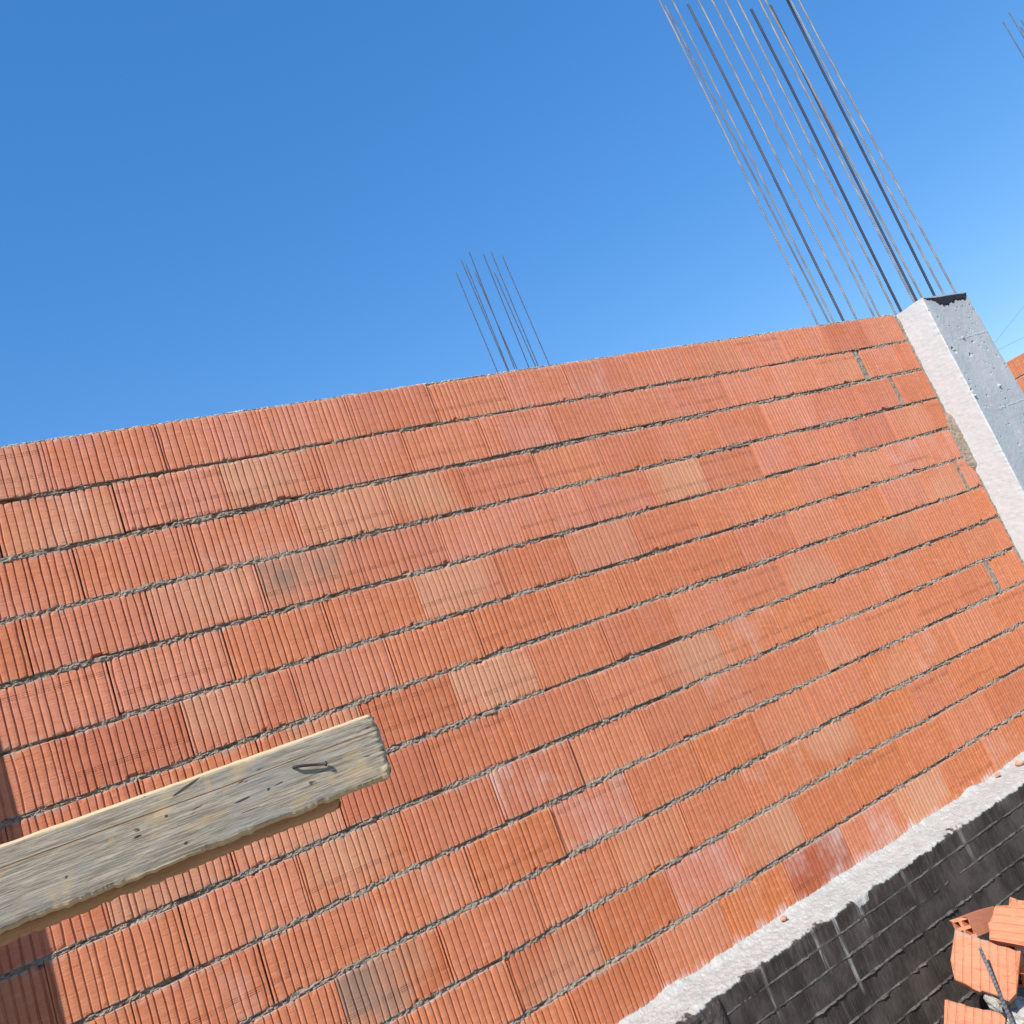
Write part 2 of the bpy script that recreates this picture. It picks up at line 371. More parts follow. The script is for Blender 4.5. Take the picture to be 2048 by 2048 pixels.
# bricks with a look of their own: (course, start of brick) -> properties
OWN = {(1, .391): dict(pink=.95, wire=1, wire_top=1), (1, .761): dict(tan=.85, tan_x=-.11, tan_z=.05, wire=1),
       (2, .97): dict(tan=.55, tan_x=0, tan_z=.03, wire=1, pink=.8), (2, 1.352): dict(tan=.75, tan_x=-.08, tan_z=.02),
       (2, 1.71): dict(wire=1, wire_top=1, pink=.7), (3, .777): dict(tan=.8, sooty=.75, tan_x=-.04, tan_z=.075, wire=1, pink=.7),
       (3, .399): dict(tan=.6, tan_x=0, tan_z=.08), (3, 1.155): dict(wire=1), (3, 1.523): dict(pink=1),
       (3, 1.894): dict(wire=1, pink=.8), (3, 2.262): dict(wire=1), (3, 2.642): dict(tan=.8, tan_x=0, tan_z=.03, wire=1),
       (4, 1.341): dict(tan=.7, tan_x=-.06, tan_z=.04, wire=1), (4, 2.08): dict(tan=.45, tan_x=0, tan_z=.0, pink=.8),
       (4, 2.454): dict(wire=1), (5, .406): dict(tan=.65, tan_x=-.12, tan_z=.05), (5, .032): dict(wire=1),
       (5, 2.635): dict(wire=1), (6, 1.348): dict(tan=.8, tan_x=-.02, tan_z=.02, wire=1), (6, .975): dict(wire=1, wire_top=1),
       (6, .227): dict(wire=1), (7, .43): dict(tan=.5, tan_x=.05, tan_z=-.03), (7, .058): dict(tan=.7, tan_x=-.05, tan_z=-.03),
       (7, 1.92): dict(wire=1), (7, 2.288): dict(tan=1, tan_x=.06, tan_z=-.01, wire=1), (8, .62): dict(tan=.7, tan_x=-.05, tan_z=.04, wire=1),
       (8, 1.367): dict(lime=.8, pink=.7), (8, 1.735): dict(), (9, 1.183): dict(wire=1), (9, 1.556): dict(pink=1, lime=.4, wire_top=1),
       (9, .433): dict(wire=1), (10, .622): dict(tan=.9, sooty=.7, tan_x=-.13, tan_z=.05, wire=1),
       (10, 2.875): dict(tan=.75, tan_x=-.04, tan_z=.085), (11, 1.19): dict(tan=.7, tan_x=.05, tan_z=-.06, wire=1),
       (11, 2.298): dict(tan=.75, tan_x=.03, tan_z=.0), (11, 2.68): dict(), (12, 3.259): dict(tan=.9, tan_x=0, tan_z=.02),
       (12, 2.502): dict(deep=.75, wire=1, lime=.9), (12, 2.874): dict(lime=.8, pink=.6), (5, 4.52): dict(tan=.6, tan_x=.02, tan_z=-.06),
       (6, 3.2): dict(tan=.6, tan_x=.03, tan_z=-.07), (11, 1.94): dict(pink=1, lime=.5), (12, 1.374): dict(deep=.25)}
nb = 0
mort_gaps = []
for row, js in J.items():
    ed = []
    a = js[0] if not isinstance(js[0], tuple) else js[0][0]
    start = [a]
    while start[0] > WALL0 + .05: start.insert(0, start[0] - .3745)
    start[0] = WALL0
    left = start[:-1] if len(start) > 1 else [WALL0]
    cuts = [(x, x) for x in left] + [(x, x) if not isinstance(x, tuple) else x for x in js] + [(WALL1 - .004, WALL1)]
    for (a0, a1), (b0, b1) in zip(cuts[:-1], cuts[1:]):
        if a1 - a0 > .01: mort_gaps.append((row, a0, a1))
        w = b0 - a1
        if w < .03: continue
        x0, x1 = a1 + rng.uniform(.0007, .0017), b0 - (rng.uniform(.0022, .0042) if rng.random() < .55 else rng.uniform(.0006, .0018))
        v = rng.randrange(len(VAR))
        o = obj('brick', VAR[v], wall, ((x0 + x1) / 2, rng.uniform(-.0042, .0042), -.2 * row - .1 + rng.uniform(-.0022, .0022) + (.004 if row == 1 else 0)))
        sx = (x1 - x0) / BL
        if w < .3:      # cut bricks keep the size of their flutes
            nG = max(3, round(w / .0247))
            o.data = brick_mesh(900 + nb, nG, 2, x1 - x0); sx = 1
        o.scale = (sx, 1, rng.uniform(.986, 1.006))
        o.rotation_euler = (rng.uniform(-.008, .008), rng.uniform(-.0045, .0045) + (math.pi if rng.random() < .0 else 0), rng.uniform(-.005, .005))
        base = max(0, min(1, .84 - .062 * row + rng.gauss(0, .17)))
        p = dict(tone=max(-1, min(1, rng.gauss(0, .15))), pink=base, wire=1. if rng.random() < .2 else 0, wire_top=1. if rng.random() < .07 else 0,
                 tan=max(0, rng.gauss(.15, .2)) if rng.random() < .25 else 0, tan_x=rng.uniform(-.15, .15), tan_z=rng.uniform(-.06, .09),
                 deep=max(0, rng.gauss(0, .12)), lime=.3 if rng.random() < .06 else 0)
        own = OWN.get((row, round(a1, 3)))
        if own is not None:
            p.update(tan=0, wire=0, wire_top=0, lime=0); p.update(own)
        set_brick(o, **p); nb += 1

def strip(name, x0, x1, zc, half, mat, parent, seed, y0=.0032, amp=.015, dx=.0032, rows=11, wob=.002):
    n = int((x1 - x0) / dx) + 1
    x = np.linspace(x0, x1, n)[:, None]; t = np.linspace(-1, 1, rows)[None]
    z = zc + t * (half + .006 * np.clip(fbm(x * 14, t * 0 + 3, seed + 12, 3) - .12, 0, 1)) + wob * fbm(x * 9, t * 0 + seed, seed, 2)
    y = y0 + amp * (-.55 * fbm(x * 95, t * 2.2 + seed, seed + 1, 4)) - amp * .8 * np.clip(fbm(x * 21, t * .7, seed + 2, 2), 0, 1) + amp * 2.2 * np.clip(fbm(x * 26, t * .6 + 9, seed + 4, 2) - .18, 0, 1)
    y = y + .006 * sst(.25, 1.0, t) + .003 * sst(.55, 1, -t) + .006 * vn(x * 290, t * 7, seed + 6)
    if amp > .01: y = y + .004 * sst(.14, .36, fbm(x * 2.6, t * 0 + seed * 3.7, seed + 14, 3)) + .004 * sst(.0, .3, fbm(x * 11, t * 0 + seed, seed + 15, 2))
    y[:, 0] = .03; y[:, -1] = .03
    V = np.stack([x + 0 * t + .0015 * vn(x * 300, t * 9, seed + 8), y, z], -1).reshape(-1, 3)
    return obj(name, mesh(name, V, gridf(n, rows), mat), parent)
for j in range(1, 13):
    strip('mortar_bed', WALL0, WALL1, -.2 * j + (.006 if j == 1 else .001), .0118, MORTAR, wall, 40 + j)
strip('mortar_bed', WALL0, WALL1, -.001, .006, PALE, wall, 60, y0=.012, amp=.008)
for q, (row, a0, a1) in enumerate(mort_gaps):
    n, m = 30, max(5, int((a1 - a0) / .006) + 3)
    z = (-.2 * row - np.linspace(.006, .194, n))[:, None]; t = np.linspace(-1, 1, m)[None]
    x = (a0 + a1) / 2 + t * ((a1 - a0) / 2 + .002)
    y = .004 + .007 * fbm(x * 60, z * 60, 80 + q) + .02 * sst(.8, 1, np.abs(t))
    V = np.stack([x + 0 * z, y, z + 0 * x], -1).reshape(-1, 3)
    obj('mortar_joint', mesh('mortar_joint', V, gridf(n, m)[:, ::-1], MORTAR), wall)
def box(name, a, b, mat, parent=None):
    (x0, y0, z0), (x1, y1, z1) = a, b
    V = [(x, y, z) for x in (x0, x1) for y in (y0, y1) for z in (z0, z1)]
    F = [(0, 1, 3, 2), (4, 6, 7, 5), (0, 4, 5, 1), (2, 3, 7, 6), (0, 2, 6, 4), (1, 5, 7, 3)]
    return obj(name, mesh(name, V, F, mat), parent)
box('wall_core', (WALL0, .121, -2.6), (WALL1, .24, -.012), MORTAR, wall)
# grey cement squeezed out between the last bricks and the column
n, m = 330, 12
z = np.linspace(-.02, -2.59, n)[:, None]; t = np.linspace(0, 1, m)[None]
bulge = .006 + .045 * sst(.1, .5, fbm(z * 3.1, 0 * z, 301, 3) + .55 * np.exp(-((z + .93) / .2) ** 2)) + .006 * vn(z * 60, 0 * z, 302)
x = WALL1 + .0105 - (.006 + bulge) * (1 - t)
y = -.003 - .03 * t ** 2.2 * np.clip(bulge / .03, .15, 1) + .006 * fbm(x * 90, z * 90, 303, 3) + .02 * sst(.2, 0, t)
V = np.stack([x + 0 * z, y, z + 0 * x], -1).reshape(-1, 3)
obj('mortar_fillet', mesh('mortar_fillet', V, gridf(n, m), MORTAR), wall)

# ------------------------------------------------------------------ columns and their bars
def rebar_mesh(rad, rib, step, length, sides=7, bend=0., seed=0):
    n = int(length / step); V = []
    for i in range(n + 1):
        r = rad if i % 2 == 0 else rib
        for k in range(sides):
            a = 2 * math.pi * k / sides + (.35 if i % 2 else 0) * 0
            f = i * step / length; bx = bend * math.sin(f * 3.1 + seed) * f; by = bend * math.sin(f * 5.3 + seed * 2.1) * f * (1 - f)
            V.append((r * math.cos(a) + bx - bend * math.sin(3.1 + seed) * f, r * math.sin(a) + by, i * step + .35 * step * math.cos(a)))
    F = [tuple(f)[::-1] for f in gridf(n + 1, sides, True)]
    F += [tuple(range(sides))[::-1], tuple(n * sides + k for k in range(sides))]
    return mesh('rebar', V, F, STEEL, False)
LBAR = 3.0
BARS = [rebar_mesh(.0060, .0069, .010, LBAR, 7, .007, q * 1.7) for q in range(5)]; BAR = BARS[0]; FAR = rebar_mesh(.0048, .0056, .03, LBAR, 5)
def rebar(parent, base, top, me=BAR, dark=0.):
    b, t = Vector(base), Vector(top); d = t - b
    o = obj('rebar', me, parent, b); o.rotation_euler = d.to_track_quat('Z', 'Y').to_euler(); w = 1.3 if dark > .7 else 1.; o.scale = (w, w, d.length / LBAR); o['dark'] = dark
    return o

def column_mesh(xa, xb, yf, yb, zt, zb, fine, seed, slant=0.):
    """four-sided column with rounded arrises; the front (y=yf) and left faces carry pits"""
    r = .007; f = 78 if fine else 8; l = 34 if fine else 5
    P = []                               # (x, y, nx, ny)
    for y in np.linspace(yb, yf + r, l): P.append((xa, y, -1, 0))
    for a in (22, 45, 68): P.append((xa + r - r * math.cos(math.radians(a)), yf + r - r * math.sin(math.radians(a)), -math.cos(math.radians(a)), -math.sin(math.radians(a))))
    for x in np.linspace(xa + r, xb - r, f): P.append((x, yf, 0, -1))
    for a in (30, 60): P.append((xb - r + r * math.sin(math.radians(a)), yf + r - r * math.cos(math.radians(a)), math.sin(math.radians(a)), -math.cos(math.radians(a))))
    for y in np.linspace(yf + r, yb, 5): P.append((xb, y, 1, 0))
    P = np.array(P); m = len(P)
    zs = np.concatenate([np.linspace(zt, zt - 1.5, 250 if fine else 12), np.linspace(zt - 1.5, zb, 40 if fine else 4)[1:]])
    n = len(zs)
    X = np.repeat(P[None, :, 0], n, 0); Y = np.repeat(P[None, :, 1], n, 0); Z = np.repeat(zs[:, None], m, 1)
    U = X + Y                              # runs on around the arris
    D = .0022 * fbm(U * 9, Z * 9, seed, 3) + .0012 * fbm(U * 60, Z * 60, seed + 2, 3)
    if fine:
        r2 = np.random.default_rng(seed)
        ar = np.exp(-(((X - xa) / .012) ** 2 + ((Y - yf) / .012) ** 2)) + np.exp(-(((X - xb) / .012) ** 2 + ((Y - yf) / .012) ** 2))
        D = D - ar * .007 * np.clip(fbm(Z * 28, U * 12, seed + 4, 3) + .05, 0, 1)
        uf = (np.abs(P[None, :, 3]) > .9) & np.ones((n, 1), bool)
        for q in range(75):
            cx = r2.uniform(xa, xb); cz = -r2.uniform(.1, 1.4) ** 1.0; s = r2.uniform(.0025, .0065) * (1.6 if r2.random() < .12 else 1)
            e = r2.uniform(.5, 1.6); an = r2.uniform(0, 3.1)
            dx, dz = X - cx, Z - cz; da = (dx * math.cos(an) + dz * math.sin(an)) / (s * e); db = (-dx * math.sin(an) + dz * math.cos(an)) / (s / e)
            D = D - np.where(uf, .011 * np.clip(1.15 - (da ** 2 + db ** 2), 0, 1) ** .6, 0)
        for cx, cz, s in ((5.318, -.672, .011), (5.05, -.696, .009), (5.225, -.318, .008)):    # stubs of cement standing proud
            D = D + np.where(uf, .016 * np.clip(1.1 - (((X - cx) / s) ** 2 + ((Z - cz) / s) ** 2), 0, 1) ** .5, 0)
        for cx, cz, s in ((5.082, -.380, .012), (5.092, -.40, .011), (5.216, -.439, .009)):
            D = D - np.where(uf, .022 * np.clip(1.1 - (((X - cx) / s) ** 2 + ((Z - cz) / (s * 1.3)) ** 2), 0, 1) ** .5, 0)
        for cz in (-.335, -.82):          # seams of the formwork boards
            D = D + np.where(uf, .0024 * np.exp(-((Z - cz - .06 * (X - xa) + .004 * vn(X * 40, Z * 0, 5)) / .0035) ** 2) * (vn(X * 9, Z * 0, 8) > -.1), 0)
    Xs = X + D * P[None, :, 2] + slant * (zt - Z) * (X - xa) / (xb - xa); Ys = Y + D * P[None, :, 3]
    if fine: Z = Z + np.where(np.arange(n)[:, None] == 0, .006 * fbm(U * 25, U * 0, seed + 7, 3), 0)
    V = np.stack([Xs, Ys, Z], -1).reshape(-1, 3)
    F = [tuple(q) for q in gridf(n, m)] + [tuple(range(m))[::-1], tuple((n - 1) * m + k for k in range(m)),
         tuple([i * m for i in range(n)]) + tuple([i * m + m - 1 for i in range(n - 1, -1, -1)])]
    return mesh('shaft', V, F, CONC, False)
GZ = -3.25
def column(label, xa, xb, yf, yb, fine, seed, zt=-.018, slant=0.):
    c = tag(empty('concrete_column', ((xa + xb) / 2, (yf + yb) / 2, GZ)), label, 'column', 'cast concrete columns of the new building')
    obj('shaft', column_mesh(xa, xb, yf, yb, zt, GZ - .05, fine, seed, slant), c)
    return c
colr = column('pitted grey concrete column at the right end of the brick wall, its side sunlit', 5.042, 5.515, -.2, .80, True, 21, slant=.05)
bars = [(5.46, .829, .80, None)]
T_ = lambda bx, by, tx, ty, tz, bz: ((bx, by, -.03), (tx, ty, tz))
for b, t, dk in [((5.46, -.169), (5.462, 2.369), 0), ((5.46, -.099), (5.496, 2.449), 0), ((5.46, -.04), (5.566, 2.521), .9), ((5.09, -.175), (5.080, 2.29), 0),
                 ((5.46, .08), (5.552, 2.60), .85), ((5.09, -.118), (5.118, 2.382), 0), ((5.09, -.014), (5.155, 2.42), .9), ((5.09, .026), (5.128, 2.539), 0),
                 ((5.46, .366), (5.539, 2.954), 0), ((5.09, .163), (5.077, 2.68), 0), ((5.09, .285), (5.116, 2.816), 0), ((5.09, .376), (5.12, 2.877), .75),
                 ((5.46, .698), (5.446, 3.30), 0), ((5.09, .474), (5.012, 2.95), .3), ((5.09, .564), (5.10, 3.114), 0)]:
    (bx, by), (tx, tz) = b, t
    tip = (bx, by) in ((5.09, -.014), (5.46, .08), (5.09, .376), (5.09, .474))
    kx = (tx - bx) / (tz - .05)
    z1 = tz if tip else tz + .35
    rebar(colr, (bx - kx * .08, by, -.06), (bx + kx * z1, by, z1), BARS[rng.randrange(5)], dk)
# near-black strip with a jagged lower edge along the column's top
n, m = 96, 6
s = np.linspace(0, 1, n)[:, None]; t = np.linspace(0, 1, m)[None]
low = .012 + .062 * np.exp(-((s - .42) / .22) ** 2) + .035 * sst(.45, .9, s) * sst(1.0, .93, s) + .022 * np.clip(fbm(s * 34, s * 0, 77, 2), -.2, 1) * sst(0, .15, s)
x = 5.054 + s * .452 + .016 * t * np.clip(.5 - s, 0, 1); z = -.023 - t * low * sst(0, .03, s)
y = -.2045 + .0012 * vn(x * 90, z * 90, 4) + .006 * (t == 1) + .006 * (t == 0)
obj('dark_wedge', mesh('dark_wedge', np.stack([x, y + 0 * x, z], -1).reshape(-1, 3), gridf(n, m)[:, ::-1], BLACK), colr)

coll = column('concrete column at the left end of the brick wall, outside the picture, shading the bricks', -.83, WALL0 - .003, -.2, .80, False, 22)
colf = column('distant concrete column behind the brick wall, only its bare rebar showing', 4.38, 5.12, 3.35, 3.75, False, 23)
for (bx, bz), (tx, tz) in [((4.438, 1.589), (4.417, 2.733)), ((4.557, 1.593), (4.529, 2.88)), ((4.567, 1.592), (4.564, 2.832)), ((4.642, 1.59), (4.659, 2.968)),
                           ((4.668, 1.586), (4.631, 2.726)), ((4.807, 1.584), (4.814, 2.926)), ((4.89, 1.581), (4.856, 2.708)), ((4.919, 1.582), (4.916, 2.957)), ((5.054, 1.585), (5.031, 2.902))]:
    kx = (tx - bx) / (tz - bz)
    rebar(colf, (bx + kx * (-.06 - bz), 3.5, -.06), (tx, 3.5, tz), FAR, .7)
cole = column('far concrete column at the end of the side wall, only rebar tips showing', 9.1, 9.7, .02, .42, False, 24)
for tx, tz in ((9.21, 2.96), (9.44, 3.10), (9.59, 3.02), (9.50, 2.93)):
    rebar(cole, (tx - .01, .21, -.06), (tx, .21, tz), FAR, .5)

# ------------------------------------------------------------------ side wall beyond the column
side = tag(empty('brick_wall', (8.97, 2.0, -2.6)), 'sunlit orange brick wall standing far behind the right-hand column', 'wall')
for row in range(13):
    y = .43 + (.19 if row % 2 else 0)
    if row % 2:
        o = obj('brick', VAR[row % 18], side, (8.87, .43 + .092, -.2 * row - .1)); o.rotation_euler = (0, 0, -math.pi / 2); o.scale = (.49, 1, 1); set_brick(o, pink=.5)
    while y < 3.9:
        o = obj('brick', VAR[rng.randrange(18)], side, (8.87, y + .1875, -.2 * row - .1)); o.rotation_euler = (0, 0, -math.pi / 2)
        set_brick(o, pink=rng.uniform(.2, .9), tan=rng.uniform(0, .4), tan_x=rng.uniform(-.1, .1)); y += .376
    if row:
        box('mortar_bed', (8.879, .43, -.2 * row - .010), (8.98, 4.2, -.2 * row + .010), MORTAR, side)
box('wall_core', (8.99, .43, -2.6), (9.1, 4.3, -.012), MORTAR, side)
box('wall_footing', (8.80, .43, GZ - .05), (9.15, 4.35, -2.602), PALE, side)

# ------------------------------------------------------------------ foundation
found = tag(empty('foundation_wall', (2.3, -.1, GZ)), 'black bitumen coated concrete foundation with rough white ledge under the bricks', 'wall')
xs = np.concatenate([np.linspace(-.93, .9, 60), np.linspace(.9, 4.6, 440)[1:], np.linspace(4.6, 5.6, 60)[1:]])
prof = [(.03, -2.585)] + [(y, -2.594 - .018 * (-y / .18)) for y in np.linspace(.005, -.172, 26)] + [(-.182, -2.6145), (-.1885, -2.619), (-.191, -2.626)] + [(-.191, z) for z in np.linspace(-2.634, GZ - .05, 62)]
prof = np.array(prof); n, m = len(xs), len(prof)
X = np.repeat(xs[:, None], m, 1); Y = np.repeat(prof[None, :, 0], n, 0); Z = np.repeat(prof[None, :, 1], n, 0)
k = np.arange(m)[None]
top = sst(31, 26, k)
rough = .0045 * fbm(X * 70, Y * 70, 201, 4) + .008 * fbm(X * 9, Y * 9, 202, 2) + .0032 * vn(X * 170, Y * 170, 203)
pile = .012 * np.clip(fbm(X * 9, X * 0, 204, 3) + .25, 0, 1) * sst(-.06, .0, Y) + .012 * sst(-.035, .005, Y)
Z = Z + top * (rough + pile)
face = 1 - top
fr = .0035 * fbm(X * 7, Z * 12, 205, 2) + .0010 * fbm(X * 90, Z * 60, 206, 3) + .004 * vn(X * 3, np.floor((Z + 2.686) / .0945) * 5.1, 207)
lft = sst(1.835, 1.815, X)
fr = fr + lft * (.022 + .012 * fbm(X * 24, Z * 24, 208, 4))
fr = fr + sst(24, 30, k) * sst(36, 30, k) * (.007 * fbm(X * 16, X * 0, 209, 4) + .005 * fbm(X * 60, X * 0, 210, 2))
Y = Y - face * fr
obj('wall_body', mesh('wall_body', np.stack([X, Y, Z], -1).reshape(-1, 3), gridf(n, m)[:, ::-1], FOUND), found)
box('wall_back', (-.93, .032, GZ - .05), (5.6, .30, -2.602), PALE, found)
for q, z0 in enumerate((-2.686, -2.770, -2.868, -2.965, -3.066, -3.162)):
    a = 1.838; b = 5.0
    n, m = 520, 5
    x = np.linspace(a, b, n)[:, None]; t = np.linspace(-1, 1, m)[None]
    zc = z0 + .003 * vn(x * 2.2, 0 * x, 220 + q) + .0024 * fbm(x * 55, 0 * x, 230 + q, 4)
    strong = (.45, .55, 1.2, 1.05, 1.05, .9)[q]
    hgt = np.clip(.0040 + .0115 * fbm(x * 37, 0 * x, 240 + q, 5) + .004 * fbm(x * 5, 0 * x, 280 + q, 2), .0003, .014) * strong
    wid = .0032 + .003 * fbm(x * 24, 0 * x, 250 + q, 2) + (.007 * np.exp(-((x - 2.62) / .05) ** 2) if q == 1 else 0)
    y = -.192 - hgt * (1 - np.abs(t) ** 1.5) + .006 * (np.abs(t) > .9)
    zz = zc + t * wid - .003 * (t < .3) * (t > -.8) + .0015 * vn(x * 160, t * 3, 260 + q)
    obj('concrete_fin', mesh('concrete_fin', np.stack([x + 0 * t, y, zz], -1).reshape(-1, 3), gridf(n, m)[:, ::-1], FIN), found)

# ------------------------------------------------------------------ ground
ga = np.concatenate([[-300, -60, -15, -6], np.linspace(-3, 8, 111), [14, 40, 120, 400]])
gb = np.concatenate([[-300, -60, -12], np.linspace(-6, .2, 64), [6, 12, 50, 150, 400]])
GX, GY = np.meshgrid(ga, gb, indexing='ij')
gz = GZ + .03 * fbm(GX * 1.2, GY * 1.2, 300, 4) * (np.abs(GX) < 9)
tag(obj('ground', mesh('ground', np.stack([GX, GY, gz], -1).reshape(-1, 3), gridf(len(ga), len(gb)), ground_material())), kind='structure')

# ------------------------------------------------------------------ planks
def plank_mesh(x0, x1, y0, th, zb, zt, seed, endr=.014, fine_from=-.25, split=0.):
    xs_ = np.concatenate([np.linspace(x0, fine_from, 12)[:-1], np.linspace(fine_from, x1 - .03, 300)[:-1], np.linspace(x1 - .03, x1, 44)])
    n = len(xs_); F0 = 30
    zc, hh = (zb + zt) / 2, (zt - zb) / 2
    t = np.concatenate([np.linspace(-1, 1, F0), [1.0, 1.0], np.linspace(1, -1, 6)[1:-1], [-1.0, -1.0]])
    yy = np.concatenate([np.zeros(F0), [.35, .75], np.ones(4), [.75, .35]])
    # ease the two front arrises
    X = np.repeat(xs_[:, None], len(t), 1); Tt = np.repeat(t[None], n, 0); Yf = np.repeat(yy[None], n, 0)
    hi = hh * (1 + .012 * fbm(X * 14, 0 * X, seed, 3)) + .0010 * fbm(X * 45, 0 * X, seed + 1, 3)
    spl = np.clip(fbm(X * 26, 0 * X, seed + 2, 4) - .02, 0, 1)
    lo = hh - (.0045 * spl + .0022 * fbm(X * 150, 0 * X, seed + 3, 4)) * sst(x0, x0 + .2, X)
    e = np.clip((X - (x1 - endr)) / endr, 0, 1); shrink = endr * .85 * (1 - np.sqrt(np.clip(1 - e ** 2, 0, 1)))
    Zl = np.where(Tt > 0, Tt * (hi - shrink), Tt * (lo - shrink))
    ez = np.minimum(np.abs(1 - np.abs(Tt)) * hh, 1)
    Yl = Yf * th + np.where(Yf == 0, .0035 * (1 - np.clip(ez / .005, 0, 1)) ** 2, 0)
    fr = Yf == 0
    Yl = Yl + np.where(fr, .0009 * fbm(X * 10, Zl * 160, seed + 5, 3) + .0004 * vn(X * 40, Zl * 600, seed + 6) + .0008 * fbm(X * 8, Zl * 20, seed + 7, 2), 0)
    Yl = Yl + np.where(fr, .010 * np.clip((X - (x1 - .012)) / .012, 0, 1) ** 2.2 + .003 * np.clip((X - x1 + .03) / .03, 0, 1) * fbm(Zl * 260, X * 60, seed + 8, 3), 0)
    Yl = Yl + np.where(fr, .0045 * np.clip((-.84 - Tt) / .16, 0, 1) * np.clip(.45 + 1.6 * fbm(X * 13, Tt * 0, seed + 9, 3), 0, 1), 0)
    Xl = X + .006 * np.clip((X - x1 + .012) / .012, 0, 1) * fbm(Zl * 150, Yl * 100, seed + 10, 3) - .06 * np.clip((X - x1 + .02) / .02, 0, 1) * np.clip((.2 - Tt), 0, 2) * split
    V = np.stack([Xl, y0 + Yl, Zl], -1).reshape(-1, 3); m = len(t)
    F = [tuple(q)[::-1] for q in gridf(n, m, True)] + [tuple(range(m)), tuple((n - 1) * m + k for k in range(m - 1, -1, -1))]
    return mesh('plank', V, F, WOOD), zc
pm, zc = plank_mesh(-1.5, .392, 0, .026, -1.443, -1.3525, 401)
pl = tag(obj('plank', pm, None, (0, -1.9, zc)), 'weathered grey plank with a bent nail jutting across the front of the bricks', 'plank', 'scaffold planks')
pm2, zc2 = plank_mesh(-1.5, .318, 0, .024, -1.4565, -1.372, 431, endr=.009)
pl2 = tag(obj('plank', pm2, None, (0, -1.872, zc2)), 'shaded second plank tucked behind and just below the one with the nail', 'plank', 'scaffold planks')
pl2['fresh'] = .8; pl['fresh'] = 0.0
def tube(name, pts, radii, mat, parent, sides=8):
    V = []; pts = [Vector(p) for p in pts]
    up = Vector((.3, .2, 1)).normalized()
    for i, p in enumerate(pts):
        d = (pts[min(i + 1, len(pts) - 1)] - pts[max(i - 1, 0)]).normalized()
        a = d.cross(up).normalized(); b = d.cross(a)
        for k in range(sides):
            g = 2 * math.pi * k / sides
            V.append(p + radii[i] * (a * math.cos(g) + b * math.sin(g)))
    F = [tuple(q) for q in gridf(len(pts), sides, True)] + [tuple(range(sides)), tuple((len(pts) - 1) * sides + k for k in range(sides - 1, -1, -1))]
    return obj(name, mesh(name, V, F, mat, True), parent)
tube('bent_nail', [(.2655, -1.890, -1.3856), (.2655, -1.9015, -1.3852), (.2660, -1.9045, -1.3850), (.2680, -1.9062, -1.3854), (.276, -1.9066, -1.3875), (.292, -1.9060, -1.3917), (.3040, -1.9056, -1.3950),
                   (.3043, -1.9056, -1.3951), (.3062, -1.9055, -1.3957)], [.0021, .0021, .0021, .0020, .0019, .0018, .0018, .0036, .0033], RUST, pl)
tube('nail_hole', [(.242, -1.8975, -1.402), (.242, -1.9001, -1.402)], [.0012, .0012], RUST, pl)
# the trestle that carries the planks, left of the picture
tr = tag(empty('trestle', (-1.1, -1.86, GZ)), 'timber trestle left of the picture carrying the grey planks', 'trestle')
box('post', (-1.14, -1.90, GZ - .03), (-1.06, -1.82, -1.537), WOOD, tr)
box('crossbar', (-1.16, -2.10, -1.5365), (-1.04, -1.55, -1.4568), WOOD, tr)

